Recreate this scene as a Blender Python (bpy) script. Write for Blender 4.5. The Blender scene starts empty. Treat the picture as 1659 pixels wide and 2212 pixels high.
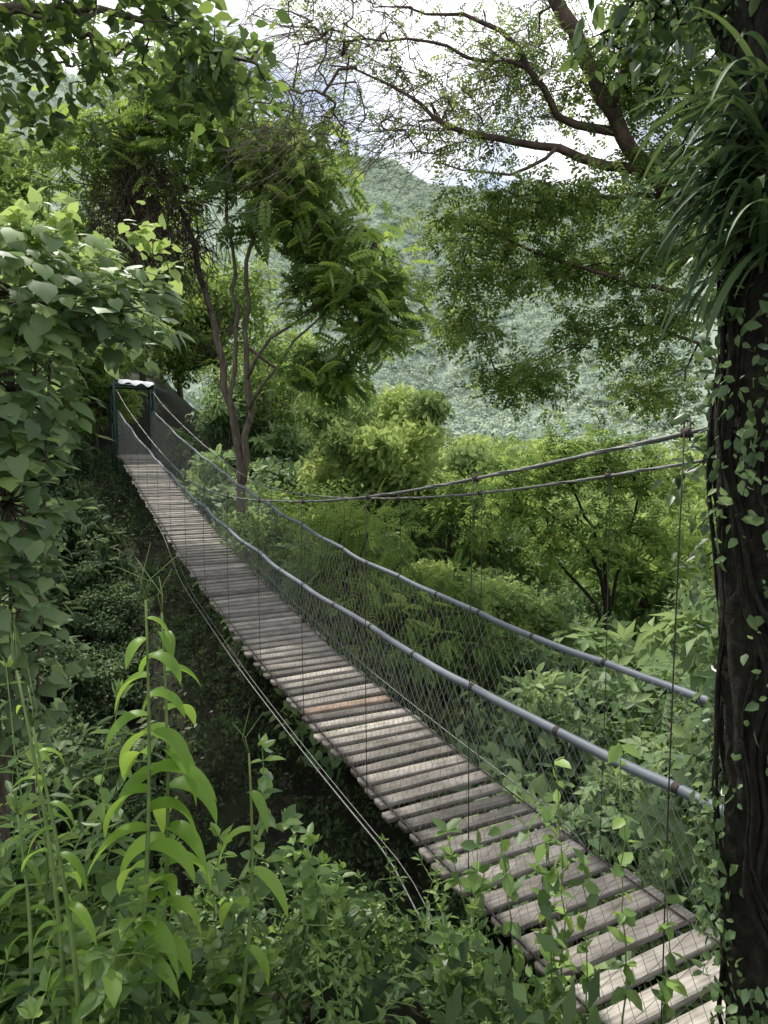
import bpy, math, numpy as np
from mathutils import Vector, Matrix
R = np.random.default_rng(7)
scene = bpy.context.scene
COL = scene.collection

# ------------------------------------------------------------------ helpers
def nrmz(a):
    a = np.asarray(a, float)
    return a / np.maximum(np.linalg.norm(a, axis=-1, keepdims=True), 1e-9)

class G:
    def __init__(s):
        s.V = []; s.L = []; s.T = []; s.A = []; s.n = 0
    def add(s, V, L, T, A):
        V = np.asarray(V, float).reshape(-1, 3)
        s.V.append(V); s.L.append(np.asarray(L, int).ravel() + s.n)
        s.T.append(np.asarray(T, int).ravel())
        s.A.append(np.broadcast_to(np.asarray(A, float), (len(V),)))
        s.n += len(V)
    def tube(s, P, rad, sides=6, tint=0.5, cap=True):
        P = np.asarray(P, float); n = len(P)
        rad = np.broadcast_to(np.asarray(rad, float), (n,))
        T = np.gradient(P, axis=0); T = nrmz(T)
        up = np.array([0, 0, 1.0]) if abs(T[0][2]) < 0.9 else np.array([1.0, 0, 0])
        X = nrmz(np.cross(T[0], up)); Xs = []
        for i in range(n):
            X = X - T[i] * np.dot(X, T[i]); X = nrmz(X); Xs.append(X)
        Xs = np.array(Xs); Ys = np.cross(T, Xs)
        a = np.arange(sides) / sides * 2 * math.pi
        V = P[:, None] + rad[:, None, None] * (np.cos(a)[None, :, None] * Xs[:, None] + np.sin(a)[None, :, None] * Ys[:, None])
        i = np.arange(n - 1)[:, None]; j = np.arange(sides)[None]; k = (j + 1) % sides
        q = np.stack([i * sides + j, i * sides + k, (i + 1) * sides + k, (i + 1) * sides + j], -1).reshape(-1, 4)
        L = list(q.ravel()); Tt = [4] * len(q)
        if cap:
            L += list(range(sides))[::-1] + list(range((n - 1) * sides, n * sides)); Tt += [sides, sides]
        s.add(V, L, Tt, tint)
    def box(s, c, ax, ay, az, tint=0.5):
        c = np.asarray(c, float)
        sg = np.array([[-1,-1,-1],[1,-1,-1],[1,1,-1],[-1,1,-1],[-1,-1,1],[1,-1,1],[1,1,1],[-1,1,1]], float)
        V = c + sg[:, :1] * ax + sg[:, 1:2] * ay + sg[:, 2:] * az
        f = [0,3,2,1, 4,5,6,7, 0,1,5,4, 1,2,6,5, 2,3,7,6, 3,0,4,7]
        s.add(V, f, [4] * 6, tint)
    def leaves(s, tpl, pos, d, nr, sc, tint, wid=1.0):
        pos = np.asarray(pos, float); N = len(pos)
        if N == 0: return
        d = nrmz(d); x = nrmz(np.cross(d, nr)); z = np.cross(x, d)
        tv, tf = tpl; k = len(tv)
        sc = np.broadcast_to(np.asarray(sc, float), (N,)); tint = np.broadcast_to(np.asarray(tint, float), (N,))
        V = (tv[None, :, 0:1] * x[:, None] * wid + tv[None, :, 1:2] * d[:, None] + tv[None, :, 2:3] * z[:, None]) * sc[:, None, None] + pos[:, None]
        L = np.concatenate([np.array(f) for f in tf]); T = np.array([len(f) for f in tf])
        LL = (L[None] + (np.arange(N) * k)[:, None]).ravel()
        s.add(V, LL, np.tile(T, N), np.repeat(tint, k))
    def ribbon(s, base, d, L, W, droop, tint=0.5, n=9, fold=0.25, prof=None, twist=0.0):
        p = np.array(base, float); d = nrmz(np.array(d, float)); st = L / n
        side = np.cross(d, [0, 0, 1.0])
        if np.linalg.norm(side) < 1e-3: side = np.array([1.0, 0, 0])
        side = nrmz(side)
        V = []
        for i in range(n + 1):
            u = i / n
            w = W * (prof(u) if prof else (math.sin(math.pi * min(1, u * 0.93 + 0.07)) ** 0.7 if u < 1 else 0.02))
            up = nrmz(np.cross(side, d))
            sd = side * math.cos(twist * u) + up * math.sin(twist * u)
            V += [p - sd * w * .5 + up * w * fold, p.copy(), p + sd * w * .5 + up * w * fold]
            d = nrmz(d + np.array([0, 0, -droop / n])); p = p + d * st
        L_ = []; T = []
        for i in range(n):
            a = i * 3
            L_ += [a, a + 1, a + 4, a + 3, a + 1, a + 2, a + 5, a + 4]; T += [4, 4]
        s.add(V, L_, T, tint)
    def mesh(s, name, mat, smooth=False):
        me = bpy.data.meshes.new(name)
        V = np.concatenate(s.V); L = np.concatenate(s.L); T = np.concatenate(s.T); A = np.concatenate(s.A)
        me.vertices.add(len(V)); me.vertices.foreach_set("co", V.astype(np.float32).ravel())
        me.loops.add(len(L)); me.loops.foreach_set("vertex_index", L.astype(np.int32))
        me.polygons.add(len(T)); st = np.concatenate([[0], np.cumsum(T)[:-1]])
        me.polygons.foreach_set("loop_start", st.astype(np.int32))
        if smooth: me.polygons.foreach_set("use_smooth", np.ones(len(T), bool))
        me.update(calc_edges=True)
        at = me.attributes.new("tint", 'FLOAT', 'POINT'); at.data.foreach_set("value", A.astype(np.float32))
        me.materials.append(mat)
        return me

def obj(name, me, parent=None, loc=None):
    o = bpy.data.objects.new(name, me); COL.objects.link(o)
    if parent is not None: o.parent = parent
    if loc is not None: o.location = loc
    return o
def top(o, label, cat, group=None):
    o["label"] = label; o["category"] = cat
    if group: o["group"] = group
    return o

# ------------------------------------------------------------------ leaf templates
A_ = np.array
LEAF = (A_([[0,0,0],[-.24,.3,.05],[-.19,.68,.0],[0,1,-.14],[.19,.68,0],[.24,.3,.05],[0,.5,-.04]]), [[0,6,2,1],[6,3,2],[0,5,4,6],[6,4,3]])
LEAFQ = (A_([[0,0,0],[-.25,.45,.06],[0,1,-.1],[.25,.45,.06]]), [[0,2,1],[0,3,2]])
HEART = (A_([[0,0,0],[0,.45,.0],[0,1.08,-.22],[-.26,-.16,-.02],[-.5,.08,-.05],[-.46,.46,-.08],[-.2,.8,-.13],
            [.26,-.16,-.02],[.5,.08,-.05],[.46,.46,-.08],[.2,.8,-.13]]),
         [[0,4,3],[0,1,5,4],[1,2,6,5],[0,7,8],[0,8,9,1],[1,9,10,2]])
def mk_pinnate(pairs=6, ll=.3, lw=.5, droop=.3):
    V = []; F = []
    def lf(p, d, l, zf):
        d = nrmz(A_(d)); x = nrmz(np.cross(d, [0, 0, 1.0])); b = len(V)
        V.extend([p, p + d*l*.45 - x*l*lw*.5 + A_([0,0,.03*l]), p + d*l + A_([0,0,-zf*l]), p + d*l*.45 + x*l*lw*.5])
        F.extend([[b, b+2, b+1], [b, b+3, b+2]])
    for i in range(pairs):
        u = .12 + .8 * i / (pairs - 1)
        p = A_([0, u, -droop * u * u])
        l = ll * (1 - .35 * abs(u - .5))
        lf(p, [-.85, .5, -.12], l, .25); lf(p, [.85, .5, -.12], l, .25)
    lf(A_([0, .95, -droop * .9]), [0, 1, -.4], ll, .2)
    b = len(V); V.extend([A_([-.008,0,0]), A_([.008,0,0]), A_([.005,.5,-droop*.25]), A_([-.005,.5,-droop*.25]), A_([.004,1,-droop]), A_([-.004,1,-droop])])
    F.extend([[b,b+1,b+2,b+3],[b+3,b+2,b+4,b+5]])
    return (A_(V), F)
PINN = mk_pinnate(6, .33, .6, .25)
PINNF = mk_pinnate(8, .2, .42, .2)
SPRIG = mk_pinnate(4, .34, .6, .15)
def mk_palm(n=5, w=.42):
    V = [A_([0,0,0])]; F = []
    for i in range(n):
        a = math.radians(-100 + 200 * i / (n - 1)); l = 1 - .35 * abs(i - (n-1)/2) / ((n-1)/2)
        d = A_([math.sin(a), math.cos(a), 0]); x = A_([d[1], -d[0], 0]); b = len(V)
        V += [d*l*.5 - x*w*.5*l + A_([0,0,.02]), d*l + A_([0,0,-.18]), d*l*.5 + x*w*.5*l + A_([0,0,.02])]
        F += [[0, b+1, b], [0, b+2, b+1]]
    return (A_(V), F)
PALM = mk_palm()
def mk_tuft(n=6, rs=np.random.default_rng(3)):
    V = []; F = []
    for i in range(n):
        d = nrmz(rs.normal(size=3) + A_([0, .5, .2])); x = nrmz(np.cross(d, rs.normal(size=3))); l = rs.uniform(.6, 1); b = len(V)
        p = rs.normal(size=3) * .25
        V += [p, p + d*l*.45 - x*l*.2, p + d*l, p + d*l*.45 + x*l*.2]; F += [[b, b+1, b+2, b+3]]
    return (A_(V), F)
TUFT = mk_tuft()

# ------------------------------------------------------------------ materials
def newmat(name):
    m = bpy.data.materials.new(name); m.use_nodes = True
    nt = m.node_tree; nt.nodes.clear()
    out = nt.nodes.new("ShaderNodeOutputMaterial")
    return m, nt, out
def N(nt, t, **kw):
    n = nt.nodes.new(t)
    for k, v in kw.items():
        if k in n.inputs.keys(): n.inputs[k].default_value = v
        else: setattr(n, k, v)
    return n
def ramp(nt, fac, cols):
    r = nt.nodes.new("ShaderNodeValToRGB"); e = r.color_ramp.elements
    while len(e) < len(cols): e.new(.5)
    for i, (p, c) in enumerate(cols): e[i].position = p; e[i].color = (*c, 1)
    nt.links.new(fac, r.inputs[0]); return r
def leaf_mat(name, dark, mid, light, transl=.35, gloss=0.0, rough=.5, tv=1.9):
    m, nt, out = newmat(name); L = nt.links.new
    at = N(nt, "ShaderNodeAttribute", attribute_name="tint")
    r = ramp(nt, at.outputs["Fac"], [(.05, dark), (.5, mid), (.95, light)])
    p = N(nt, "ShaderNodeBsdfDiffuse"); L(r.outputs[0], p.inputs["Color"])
    hs = N(nt, "ShaderNodeHueSaturation", Hue=.485, Saturation=1.0, Value=tv); L(r.outputs[0], hs.inputs["Color"])
    t = N(nt, "ShaderNodeBsdfTranslucent"); L(hs.outputs[0], t.inputs[0])
    mx = N(nt, "ShaderNodeMixShader"); mx.inputs[0].default_value = transl
    L(p.outputs[0], mx.inputs[1]); L(t.outputs[0], mx.inputs[2]); last = mx
    if gloss > 0:
        gl = N(nt, "ShaderNodeBsdfGlossy", Roughness=rough); gl.inputs["Color"].default_value = (1,1,1,1)
        fr = N(nt, "ShaderNodeLayerWeight", Blend=.3)
        mu = N(nt, "ShaderNodeMath", operation='MULTIPLY_ADD'); L(fr.outputs["Fresnel"], mu.inputs[0]); mu.inputs[1].default_value = gloss; mu.inputs[2].default_value = gloss*.12
        m2 = N(nt, "ShaderNodeMixShader"); L(mu.outputs[0], m2.inputs[0]); L(mx.outputs[0], m2.inputs[1]); L(gl.outputs[0], m2.inputs[2]); last = m2
    L(last.outputs[0], out.inputs[0])
    return m
def surf_mat(name, c1, c2, c3=None, scale=6, rough=.8, bump=.4, stretch=(1,1,1), metal=0, det=6, dist=.02):
    m, nt, out = newmat(name); L = nt.links.new
    tc = N(nt, "ShaderNodeTexCoord"); mp = N(nt, "ShaderNodeMapping"); mp.inputs["Scale"].default_value = stretch
    L(tc.outputs["Object"], mp.inputs[0])
    no = N(nt, "ShaderNodeTexNoise", Scale=scale, Detail=float(det), Roughness=.65); L(mp.outputs[0], no.inputs["Vector"])
    fac = no.outputs["Fac"]
    cols = [(.3, c1), (.65, c2)] if c3 is None else [(.28, c1), (.5, c2), (.72, c3)]
    r = ramp(nt, fac, cols)
    p = N(nt, "ShaderNodeBsdfPrincipled", Roughness=rough, Metallic=float(metal)); L(r.outputs[0], p.inputs["Base Color"])
    p.inputs["Specular IOR Level"].default_value = .3
    b = N(nt, "ShaderNodeBump", Strength=bump, Distance=dist); L(no.outputs["Fac"], b.inputs["Height"]); L(b.outputs[0], p.inputs["Normal"])
    L(p.outputs[0], out.inputs[0])
    return m

M_shrub = leaf_mat("heart_leaf", (.10,.16,.07), (.19,.28,.11), (.31,.42,.12), .38, .2, .5)
M_tree = leaf_mat("tree_leaf", (.055,.105,.028), (.13,.205,.045), (.25,.35,.065), .5, .1, tv=2.0)
M_over = leaf_mat("overhanging_leaf", (.035,.07,.02), (.085,.145,.035), (.17,.25,.05), .45, .12, tv=2.0)
M_dark = leaf_mat("dark_leaf", (.025,.05,.018), (.06,.11,.032), (.13,.2,.05), .4, .2, .4)
M_red = leaf_mat("fine_leaf", (.05,.09,.028), (.12,.18,.048), (.22,.3,.078), .5, tv=2.0)
M_forest = leaf_mat("forest_leaf", (.07,.12,.035), (.155,.235,.065), (.28,.37,.095), .45)
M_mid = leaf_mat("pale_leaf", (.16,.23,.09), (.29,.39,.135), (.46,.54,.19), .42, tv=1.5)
M_under = leaf_mat("shrub_leaf", (.08,.14,.06), (.165,.25,.10), (.28,.38,.14), .4, .12)
M_gully_shade = leaf_mat("shade_tinted_leaf", (.03,.06,.025), (.07,.12,.045), (.14,.2,.07), .35, .1)  # darker copy of the shrub green, gully shade put into the leaf colour
M_weed = leaf_mat("weed_leaf", (.055,.11,.035), (.14,.235,.065), (.27,.4,.09), .42, .18, .45)
M_cane = leaf_mat("cane_leaf", (.12,.23,.035), (.21,.36,.05), (.31,.48,.08), .55, .15, .4, tv=1.6)
M_strap = leaf_mat("strap_leaf", (.016,.038,.015), (.05,.092,.03), (.11,.175,.05), .3, .12, .5)
M_hill_haze = leaf_mat("hazed_hill_leaf", (.33,.40,.34), (.39,.465,.37), (.47,.545,.40), .1)  # aerial haze painted in: paler, bluer leaf colour instead of a volume
M_dead = surf_mat("dead_twig", (.03,.022,.016), (.09,.065,.05), scale=10)
M_bark = surf_mat("grey_bark", (.04,.032,.025), (.13,.105,.08), (.18,.17,.13), 5, .9, .8, (3,3,.8))
M_darkbark = surf_mat("dark_mossy_bark", (.006,.005,.0045), (.026,.022,.016), (.045,.055,.025), 16, .95, 1.0, (2,2,1.1), dist=.05, det=10)
M_redbark = surf_mat("reddish_bark", (.03,.022,.02), (.10,.065,.052), (.21,.135,.11), 6, .75, .6, (1,1,1))
M_soil = surf_mat("soil_ground", (.008,.007,.005), (.024,.022,.013), (.03,.048,.016), 1.5, .95, 1, (1,1,1), det=10)
M_rock = surf_mat("mossy_rock", (.03,.03,.026), (.09,.085,.07), (.05,.08,.03), 4, .9, 1, (1,1,1), det=10, dist=.06)
M_stem = surf_mat("green_stem", (.10,.16,.045), (.2,.27,.09), scale=8, rough=.5)
M_pipe = surf_mat("grey_plastic_pipe", (.11,.125,.145), (.19,.21,.235), scale=3, rough=.5, bump=.1)
M_steel = surf_mat("galvanised_steel_cable", (.12,.12,.115), (.25,.25,.235), scale=30, rough=.55, metal=.3)
M_wire = surf_mat("dull_wire", (.24,.24,.23), (.42,.42,.4), scale=20, rough=.6, metal=.1)
M_rust = surf_mat("rusty_clamp", (.03,.026,.022), (.075,.058,.048), scale=20, rough=.7)
M_post = surf_mat("dark_green_paint", (.008,.025,.022), (.015,.045,.04), scale=5, rough=.5)
M_sheet = surf_mat("white_sheet", (.5,.52,.55), (.64,.66,.68), scale=6, rough=.6, bump=.3)

def wood_material():
    m, nt, out = newmat("weathered_plank"); L = nt.links.new
    at = N(nt, "ShaderNodeAttribute", attribute_name="tint")
    tc = N(nt, "ShaderNodeTexCoord"); mp = N(nt, "ShaderNodeMapping")
    mp.vector_type = 'TEXTURE'; mp.inputs["Rotation"].default_value = (0, 0, math.radians(27)); mp.inputs["Scale"].default_value = (.4, .018, .018)
    L(tc.outputs["Object"], mp.inputs[0])
    no = N(nt, "ShaderNodeTexNoise", Scale=1.0, Detail=6.0, Roughness=.7); L(mp.outputs[0], no.inputs["Vector"])
    n2 = N(nt, "ShaderNodeTexNoise", Scale=6.0, Detail=5.0); L(tc.outputs["Object"], n2.inputs["Vector"])
    g = ramp(nt, no.outputs["Fac"], [(.3, (.3,.285,.27)), (.58, (1,1,1))])
    g2 = ramp(nt, n2.outputs["Fac"], [(.3, (.45,.45,.41)), (.6, (1,1,1))])
    c = ramp(nt, at.outputs["Fac"], [(0, (.13,.118,.105)), (.3, (.26,.232,.205)), (.6, (.39,.35,.31)), (.85, (.53,.485,.42)), (.93, (.5,.45,.38)), (.95, (.36,.26,.20))])
    m1 = N(nt, "ShaderNodeMixRGB", blend_type='MULTIPLY'); m1.inputs[0].default_value = .85
    L(c.outputs[0], m1.inputs[1]); L(g.outputs[0], m1.inputs[2])
    m2 = N(nt, "ShaderNodeMixRGB", blend_type='MULTIPLY'); m2.inputs[0].default_value = .75
    L(m1.outputs[0], m2.inputs[1]); L(g2.outputs[0], m2.inputs[2])
    p = N(nt, "ShaderNodeBsdfPrincipled", Roughness=.8); p.inputs["Specular IOR Level"].default_value = .25; L(m2.outputs[0], p.inputs["Base Color"])
    b = N(nt, "ShaderNodeBump", Strength=.6, Distance=.004); L(no.outputs["Fac"], b.inputs["Height"]); L(b.outputs[0], p.inputs["Normal"])
    L(p.outputs[0], out.inputs[0]); return m
M_wood = wood_material()

# ------------------------------------------------------------------ terrain
def st_of(x, y):
    dx = x - 1.36; dy = y - 3.26
    return -.454 * dx + .891 * dy, .891 * dx + .454 * dy
def sm(a, b, v):
    u = np.clip((v - a) / (b - a), 0, 1); return u * u * (3 - 2 * u)
def Hh(x, y):
    x = np.asarray(x, float); y = np.asarray(y, float)
    s, t = st_of(x, y)
    base = np.interp(s, [-60,-10,-3,-1.2,0,1.5,4,8,12,16,19,22,30,60,120,400], [-1,-1.3,-1.8,-2.8,-3.2,-4.8,-6.2,-5.4,-4.0,-2.6,-1.0,-.15,3,12,22,30])
    left = np.interp(-t, [3.0,4.8,8,15,40,300], [0,2.2,4.6,6.5,12,30]) * sm(-4, 3, s)
    pit = 1.5 * sm(-.3, -1.8, t) * sm(-6.5, -4.0, t) * sm(.8, 3.5, s) * sm(17, 11, s)
    base = base + left - pit
    r = np.hypot(x, y)
    val = np.interp(r, [0,10,30,100,300,400], [-4.6,-5.2,-8.5,-16,-22,-22])
    w = sm(1.5, 15, t) * sm(-6, 1, s)
    h = base * (1 - w) + val * w
    wb = (1 - sm(2.6, 3.7, r)) * (1 - sm(-1.45, -.7, t))
    h = h * (1 - wb) + (-1.66 - .24 * np.maximum(r - .6, 0)) * wb
    az = x / np.maximum(y, 1)
    ridge = np.clip(.42 - .22 * (az + .075), .2, .6) + .008 * np.sin(az * 21 + 2) + .004 * np.sin(az * 63 + 1)
    u = np.clip((r - 330) / 870, 0, 1)
    hill = -22 + (ridge * 1200 + 22) * u ** 1.15
    hill = hill + (22 * np.sin(x * .013 + 1) * np.sin(y * .009) + 12 * np.sin(x * .031 + y * .017)) * sm(0, .25, u) * (1 - .6 * sm(.7, 1, u))
    hill = hill - np.maximum(r - 1200, 0) * .5
    wf = sm(180, 380, r) * (y > 0)
    h = h * (1 - wf) + hill * wf
    h = h + .08 * np.sin(x * 1.7 + .4) * np.sin(y * 1.9) + .05 * np.sin(x * 4.1 + y * 3.3)
    return h
n = 340
u = np.linspace(-1, 1, n)
ax = np.sinh(u * 6.6) / math.sinh(6.6) * 1500
X, Y = np.meshgrid(ax, ax + 6)
g = G(); i, j = np.meshgrid(np.arange(n - 1), np.arange(n - 1))
q = np.stack([j*n+i, j*n+i+1, (j+1)*n+i+1, (j+1)*n+i], -1).reshape(-1, 4)
g.add(np.stack([X, Y, Hh(X, Y)], -1), q, [4] * len(q), .5)
ground = obj("ground", g.mesh("ground", M_soil, True)); ground["kind"] = "structure"
def add_far_haze():
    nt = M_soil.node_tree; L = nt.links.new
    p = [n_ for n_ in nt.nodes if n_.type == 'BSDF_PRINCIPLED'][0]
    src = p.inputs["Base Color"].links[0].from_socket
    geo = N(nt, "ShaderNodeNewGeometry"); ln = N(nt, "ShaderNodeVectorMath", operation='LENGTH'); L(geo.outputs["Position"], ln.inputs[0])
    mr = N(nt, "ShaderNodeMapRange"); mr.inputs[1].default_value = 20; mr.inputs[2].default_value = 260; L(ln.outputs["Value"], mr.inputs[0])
    mx = N(nt, "ShaderNodeMixRGB"); L(mr.outputs[0], mx.inputs[0]); L(src, mx.inputs[1]); mx.inputs[2].default_value = (.27,.33,.26,1)  # far ground fades to a pale tone, haze mixed into its base colour
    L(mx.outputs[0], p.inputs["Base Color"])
add_far_haze()

# ------------------------------------------------------------------ bridge
D = A_([-.454, .891, 0]); D = D / np.linalg.norm(D); Nn = A_([D[1], -D[0], 0])
C0 = A_([1.36, 3.26, 0])
SK = [-2.5,-1,0,1,2,3.2,5.2,8.35,10.3,13,15,17,18.8,20.5,22]
ZK = [-2.5,-2.6,-2.625,-2.63,-2.605,-2.55,-2.41,-2.03,-1.73,-1.27,-.91,-.49,-.08,.05,.05]
ss = np.linspace(-2.5, 22, 500); zz = np.interp(ss, SK, ZK)
ker = np.ones(31) / 31; zz = np.convolve(np.pad(zz, 15, mode='edge'), ker, mode='valid')
def dz(s): return np.interp(s, ss, zz)
cs_k = [-2,-.47,.85,2.24,3.67,5.6,7.2,8.5,10.05,12.5,15,17.5,19.5]
cz_k = [.33,.07,-.14,-.325,-.45,-.545,-.55,-.49,-.27,.2,.75,1.35,1.95]
cz_s = np.interp(ss, cs_k, cz_k); cz_s = np.convolve(np.pad(cz_s, 15, mode='edge'), ker, mode='valid')
def cz(s): return np.interp(s, ss, cz_s)
def BP(s, t, z): 
    s = np.asarray(s, float)
    return C0 + D * s[..., None] + Nn * np.asarray(t)[..., None] + A_([0, 0, 1.0]) * np.asarray(z)[..., None]
S0, S1 = -1.7, 19.6
bridge = bpy.data.objects.new("suspension_bridge", None); COL.objects.link(bridge)
bridge.location = Vector(C0 + D * S1 + A_([0, 0, dz(S1)]))
top(bridge, "long sagging plank footbridge with wire netting sides over a ravine", "footbridge")
def bpart(name, me, par=None):
    o = bpy.data.objects.new(name, me); COL.objects.link(o); o.parent = par or bridge
    o.matrix_parent_inverse = Matrix.Translation(-Vector(bridge.location))
    return o
g = G(); s = S0; rb = np.random.default_rng(5)
while s < S1:
    sp = .195 if s < 1.4 else (.172 if s < 6 else .16)
    w = (sp - rb.uniform(.052, .075)) / 2
    e0 = -.5 + rb.normal() * .018; e1 = .5 + rb.normal() * .018
    if s < .8: e1 += .06
    if rb.random() < .08: e0 -= .04
    ang = rb.normal() * .009; sl = (dz(s + .05) - dz(s - .05)) / .1
    a = nrmz(Nn * math.cos(ang) + D * math.sin(ang) + A_([0, 0, rb.normal() * .009])); b = nrmz(D + A_([0, 0, sl + rb.normal() * .03])); b = nrmz(b - a * np.dot(a, b)); c = np.cross(a, b)
    ctr = C0 + D * s + Nn * (e0 + e1) / 2 + A_([0, 0, dz(s) - .022 + rb.normal() * .004])
    tn = rb.beta(1.6, 1.5) * .9
    if abs(s - 3.9) < .09: tn = 1.0
    h_ = (e1 - e0) / 2
    bev = .003; hw, ht = w, .019
    prof = A_([[-hw+bev,-ht],[hw-bev,-ht],[hw,-ht+bev],[hw,ht-bev],[hw-bev,ht],[-hw+bev,ht],[-hw,ht-bev],[-hw,-ht+bev]])
    V = []
    ns = 6
    for ii in range(ns + 1):
        uu = -h_ + 2 * h_ * ii / ns
        wob = rb.normal() * .001
        V.append(ctr + a * uu + prof[:, :1] * b + (prof[:, 1:] + wob) * c)
    V = np.concatenate(V); Lq = []; Tq = []
    for ii in range(ns):
        for jj in range(8):
            Lq += [ii*8+jj, ii*8+(jj+1)%8, (ii+1)*8+(jj+1)%8, (ii+1)*8+jj]; Tq.append(4)
    Lq += list(range(8))[::-1] + list(range(ns*8, ns*8+8)); Tq += [8, 8]
    g.add(V, Lq, Tq, tn); s += sp
bpart("deck", g.mesh("deck", M_wood))
sv = np.linspace(S0 - .6, S1, 160)
for t in (-.42, .42):
    g = G(); g.tube(BP(sv, t + 0 * sv, dz(sv) - .055), .012, 6); bpart("deck_cable", g.mesh("deck_cable", M_steel, True))
for t in (-.47, .47):
    g = G(); g.tube(BP(sv, t + 0 * sv, dz(sv) + .012), .006, 5); bpart("edge_wire", g.mesh("edge_wire", M_rust, True))
RH = 1.3
hs = np.arange(-.5, 19, 1.385) 
def rail_t(s, sd): return sd * (.5 + .015 * np.sin(s * 2.3 + sd))
def rail_z(s): return dz(s) + RH - .02 * np.abs(np.sin((s + .5) / 1.385 * math.pi)) + .006 * np.sin(s * 5)
for sd in (-1, 1):
    g = G(); rv = np.linspace(S0 - .3, S1 - .2, 260)
    g.tube(BP(rv, rail_t(rv, sd), rail_z(rv)), .0235, 10, tint=.5)
    bpart("handrail", g.mesh("handrail", M_pipe, True))
    for h in np.arange(-1.2, 19, .69):
        g = G()
        q_ = np.linspace(h - .016, h + .016, 3); g.tube(BP(q_, rail_t(q_, sd), rail_z(q_)), [.025,.026,.025], 8)
        bpart("rail_binding", g.mesh("rail_binding", M_rust, True))
    g = G(); cv = np.linspace(S0 - 1, 19.4, 200)
    g.tube(BP(cv, sd * .5 + 0 * cv, cz(cv)), .0095, 6)
    g.tube(BP(cv, sd * .5 + .010 * np.sin(cv * 9), cz(cv) + .010 * np.cos(cv * 9)), .004, 4)
    bpart("main_cable", g.mesh("main_cable", M_steel, True))
    for h in hs:
        z1 = cz(h); z0 = dz(h) - .07
        g = G(); zs = np.linspace(z0, z1, 7); bow = .012 * np.sin(np.linspace(0, math.pi, 7))
        g.tube(BP(h + 0 * zs, sd * (.515 + bow), zs), .0032, 5)
        bpart("hanger_cable", g.mesh("hanger_cable", M_rust, True))
        g = G(); c = BP(A_(h), A_(sd * .5), A_(z1))
        g.box(c, D * .02, Nn * .012, A_([0,0,.018]))
        for o_ in (-.014, .014): g.tube([c + D*o_ - A_([0,0,.03]), c + D*o_ + A_([0,0,.04])], .004, 5)
        g.tube([c + D*-.03 + A_([0,0,.03]), c + D*.0 + A_([0,0,.05]), c + D*.03 + A_([0,0,.03])], .0035, 4)
        bpart("cable_clamp", g.mesh("cable_clamp", M_rust))
    # diamond mesh: neighbouring wires bend in opposite directions and meet at the knots
    g = G(); dsp = .05; nr_ = 16; hts = np.linspace(0, 1, nr_ + 1)
    for i in range(int((S1 - S0) / dsp)):
        s_ = S0 + i * dsp
        off = np.where((np.arange(nr_ + 1) + i) % 2 == 0, -dsp * .5, dsp * .5)
        sv_ = s_ + off
        hh = .02 + hts * (RH - .03)
        tt = sd * (.485 - .03 * np.sin(hts * math.pi) * (1 + .4 * math.sin(s_ * .9))) + (.0012 if i % 2 else -.0012)
        g.tube(BP(sv_, tt, dz(sv_) + hh), .0015, 3, cap=False)
    bpart("wire_netting", g.mesh("wire_netting", M_wire))
for (tt, zo, r_) in ((-.74, .0, .006), (-.6, -.14, .004), (.72, -.1, .006)):
    g = G(); v_ = np.linspace(.7, 12, 50); g.tube(BP(v_, tt + 0 * v_ + .2 * sm(8, 12, v_), dz(v_) + zo - .25*sm(1.6, .7, v_)), r_, 5)
    bpart("guy_cable", g.mesh("guy_cable", M_steel, True))
tower = bpy.data.objects.new("bridge_tower", None); COL.objects.link(tower); tower.parent = bridge
def tpart(name, me):
    o = bpy.data.objects.new(name, me); COL.objects.link(o); o.parent = tower
    o.matrix_parent_inverse = Matrix.Translation(-Vector(bridge.location)); return o
TW = .56
for sd in (-1, 1):
    for s_ in (19.3, 20.2):
        g = G(); g.tube(BP(A_([s_, s_]), A_([sd*TW, sd*TW]), A_([-1.5, 2.12])), .038, 8); tpart("post", g.mesh("post", M_post, False))
g = G()
for s_ in (19.3, 20.2):
    g.tube(BP(A_([s_, s_]), A_([-TW, TW]), A_([2.0, 2.0])), .032, 6)
for sd in (-1, 1):
    g.tube(BP(A_([19.3, 20.2]), A_([sd*TW, sd*TW]), A_([.3, 1.9])), .02, 5)
    g.tube(BP(A_([19.3, 20.2]), A_([sd*TW, sd*TW]), A_([1.9, .9])), .02, 5)
    g.tube(BP(A_([19.3, 20.2]), A_([sd*TW, sd*TW]), A_([2.0, 2.0])), .03, 5)
tpart("cross_brace", g.mesh("cross_brace", M_post))
g = G(); nx, ny = 20, 13
V = []
for i in range(nx):
    for j in range(ny):
        a_ = j / (ny - 1) * 2 - 1
        s_ = 19.75 + a_ * .56; z = 2.16 + .10*(i/(nx-1)-.5)*-.6 + .008 * math.sin(i * 1.1 + j) - .17 * max(0, abs(a_) - .8) / .2 * (.75 + .25*math.sin(i*.9))
        V.append(BP(A_(s_), A_(-.45 + i / (nx - 1) * 1.0 + .02 * math.sin(j * 2.)), A_(z)))
V = A_(V); q_ = [[i*ny+j, (i+1)*ny+j, (i+1)*ny+j+1, i*ny+j+1] for i in range(nx-1) for j in range(ny-1)]
g.add(V, q_, [4]*len(q_), .5)
tpart("roof_sheet", g.mesh("roof_sheet", M_sheet, False))["label"] = "crumpled white sheet laid over the top"

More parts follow.
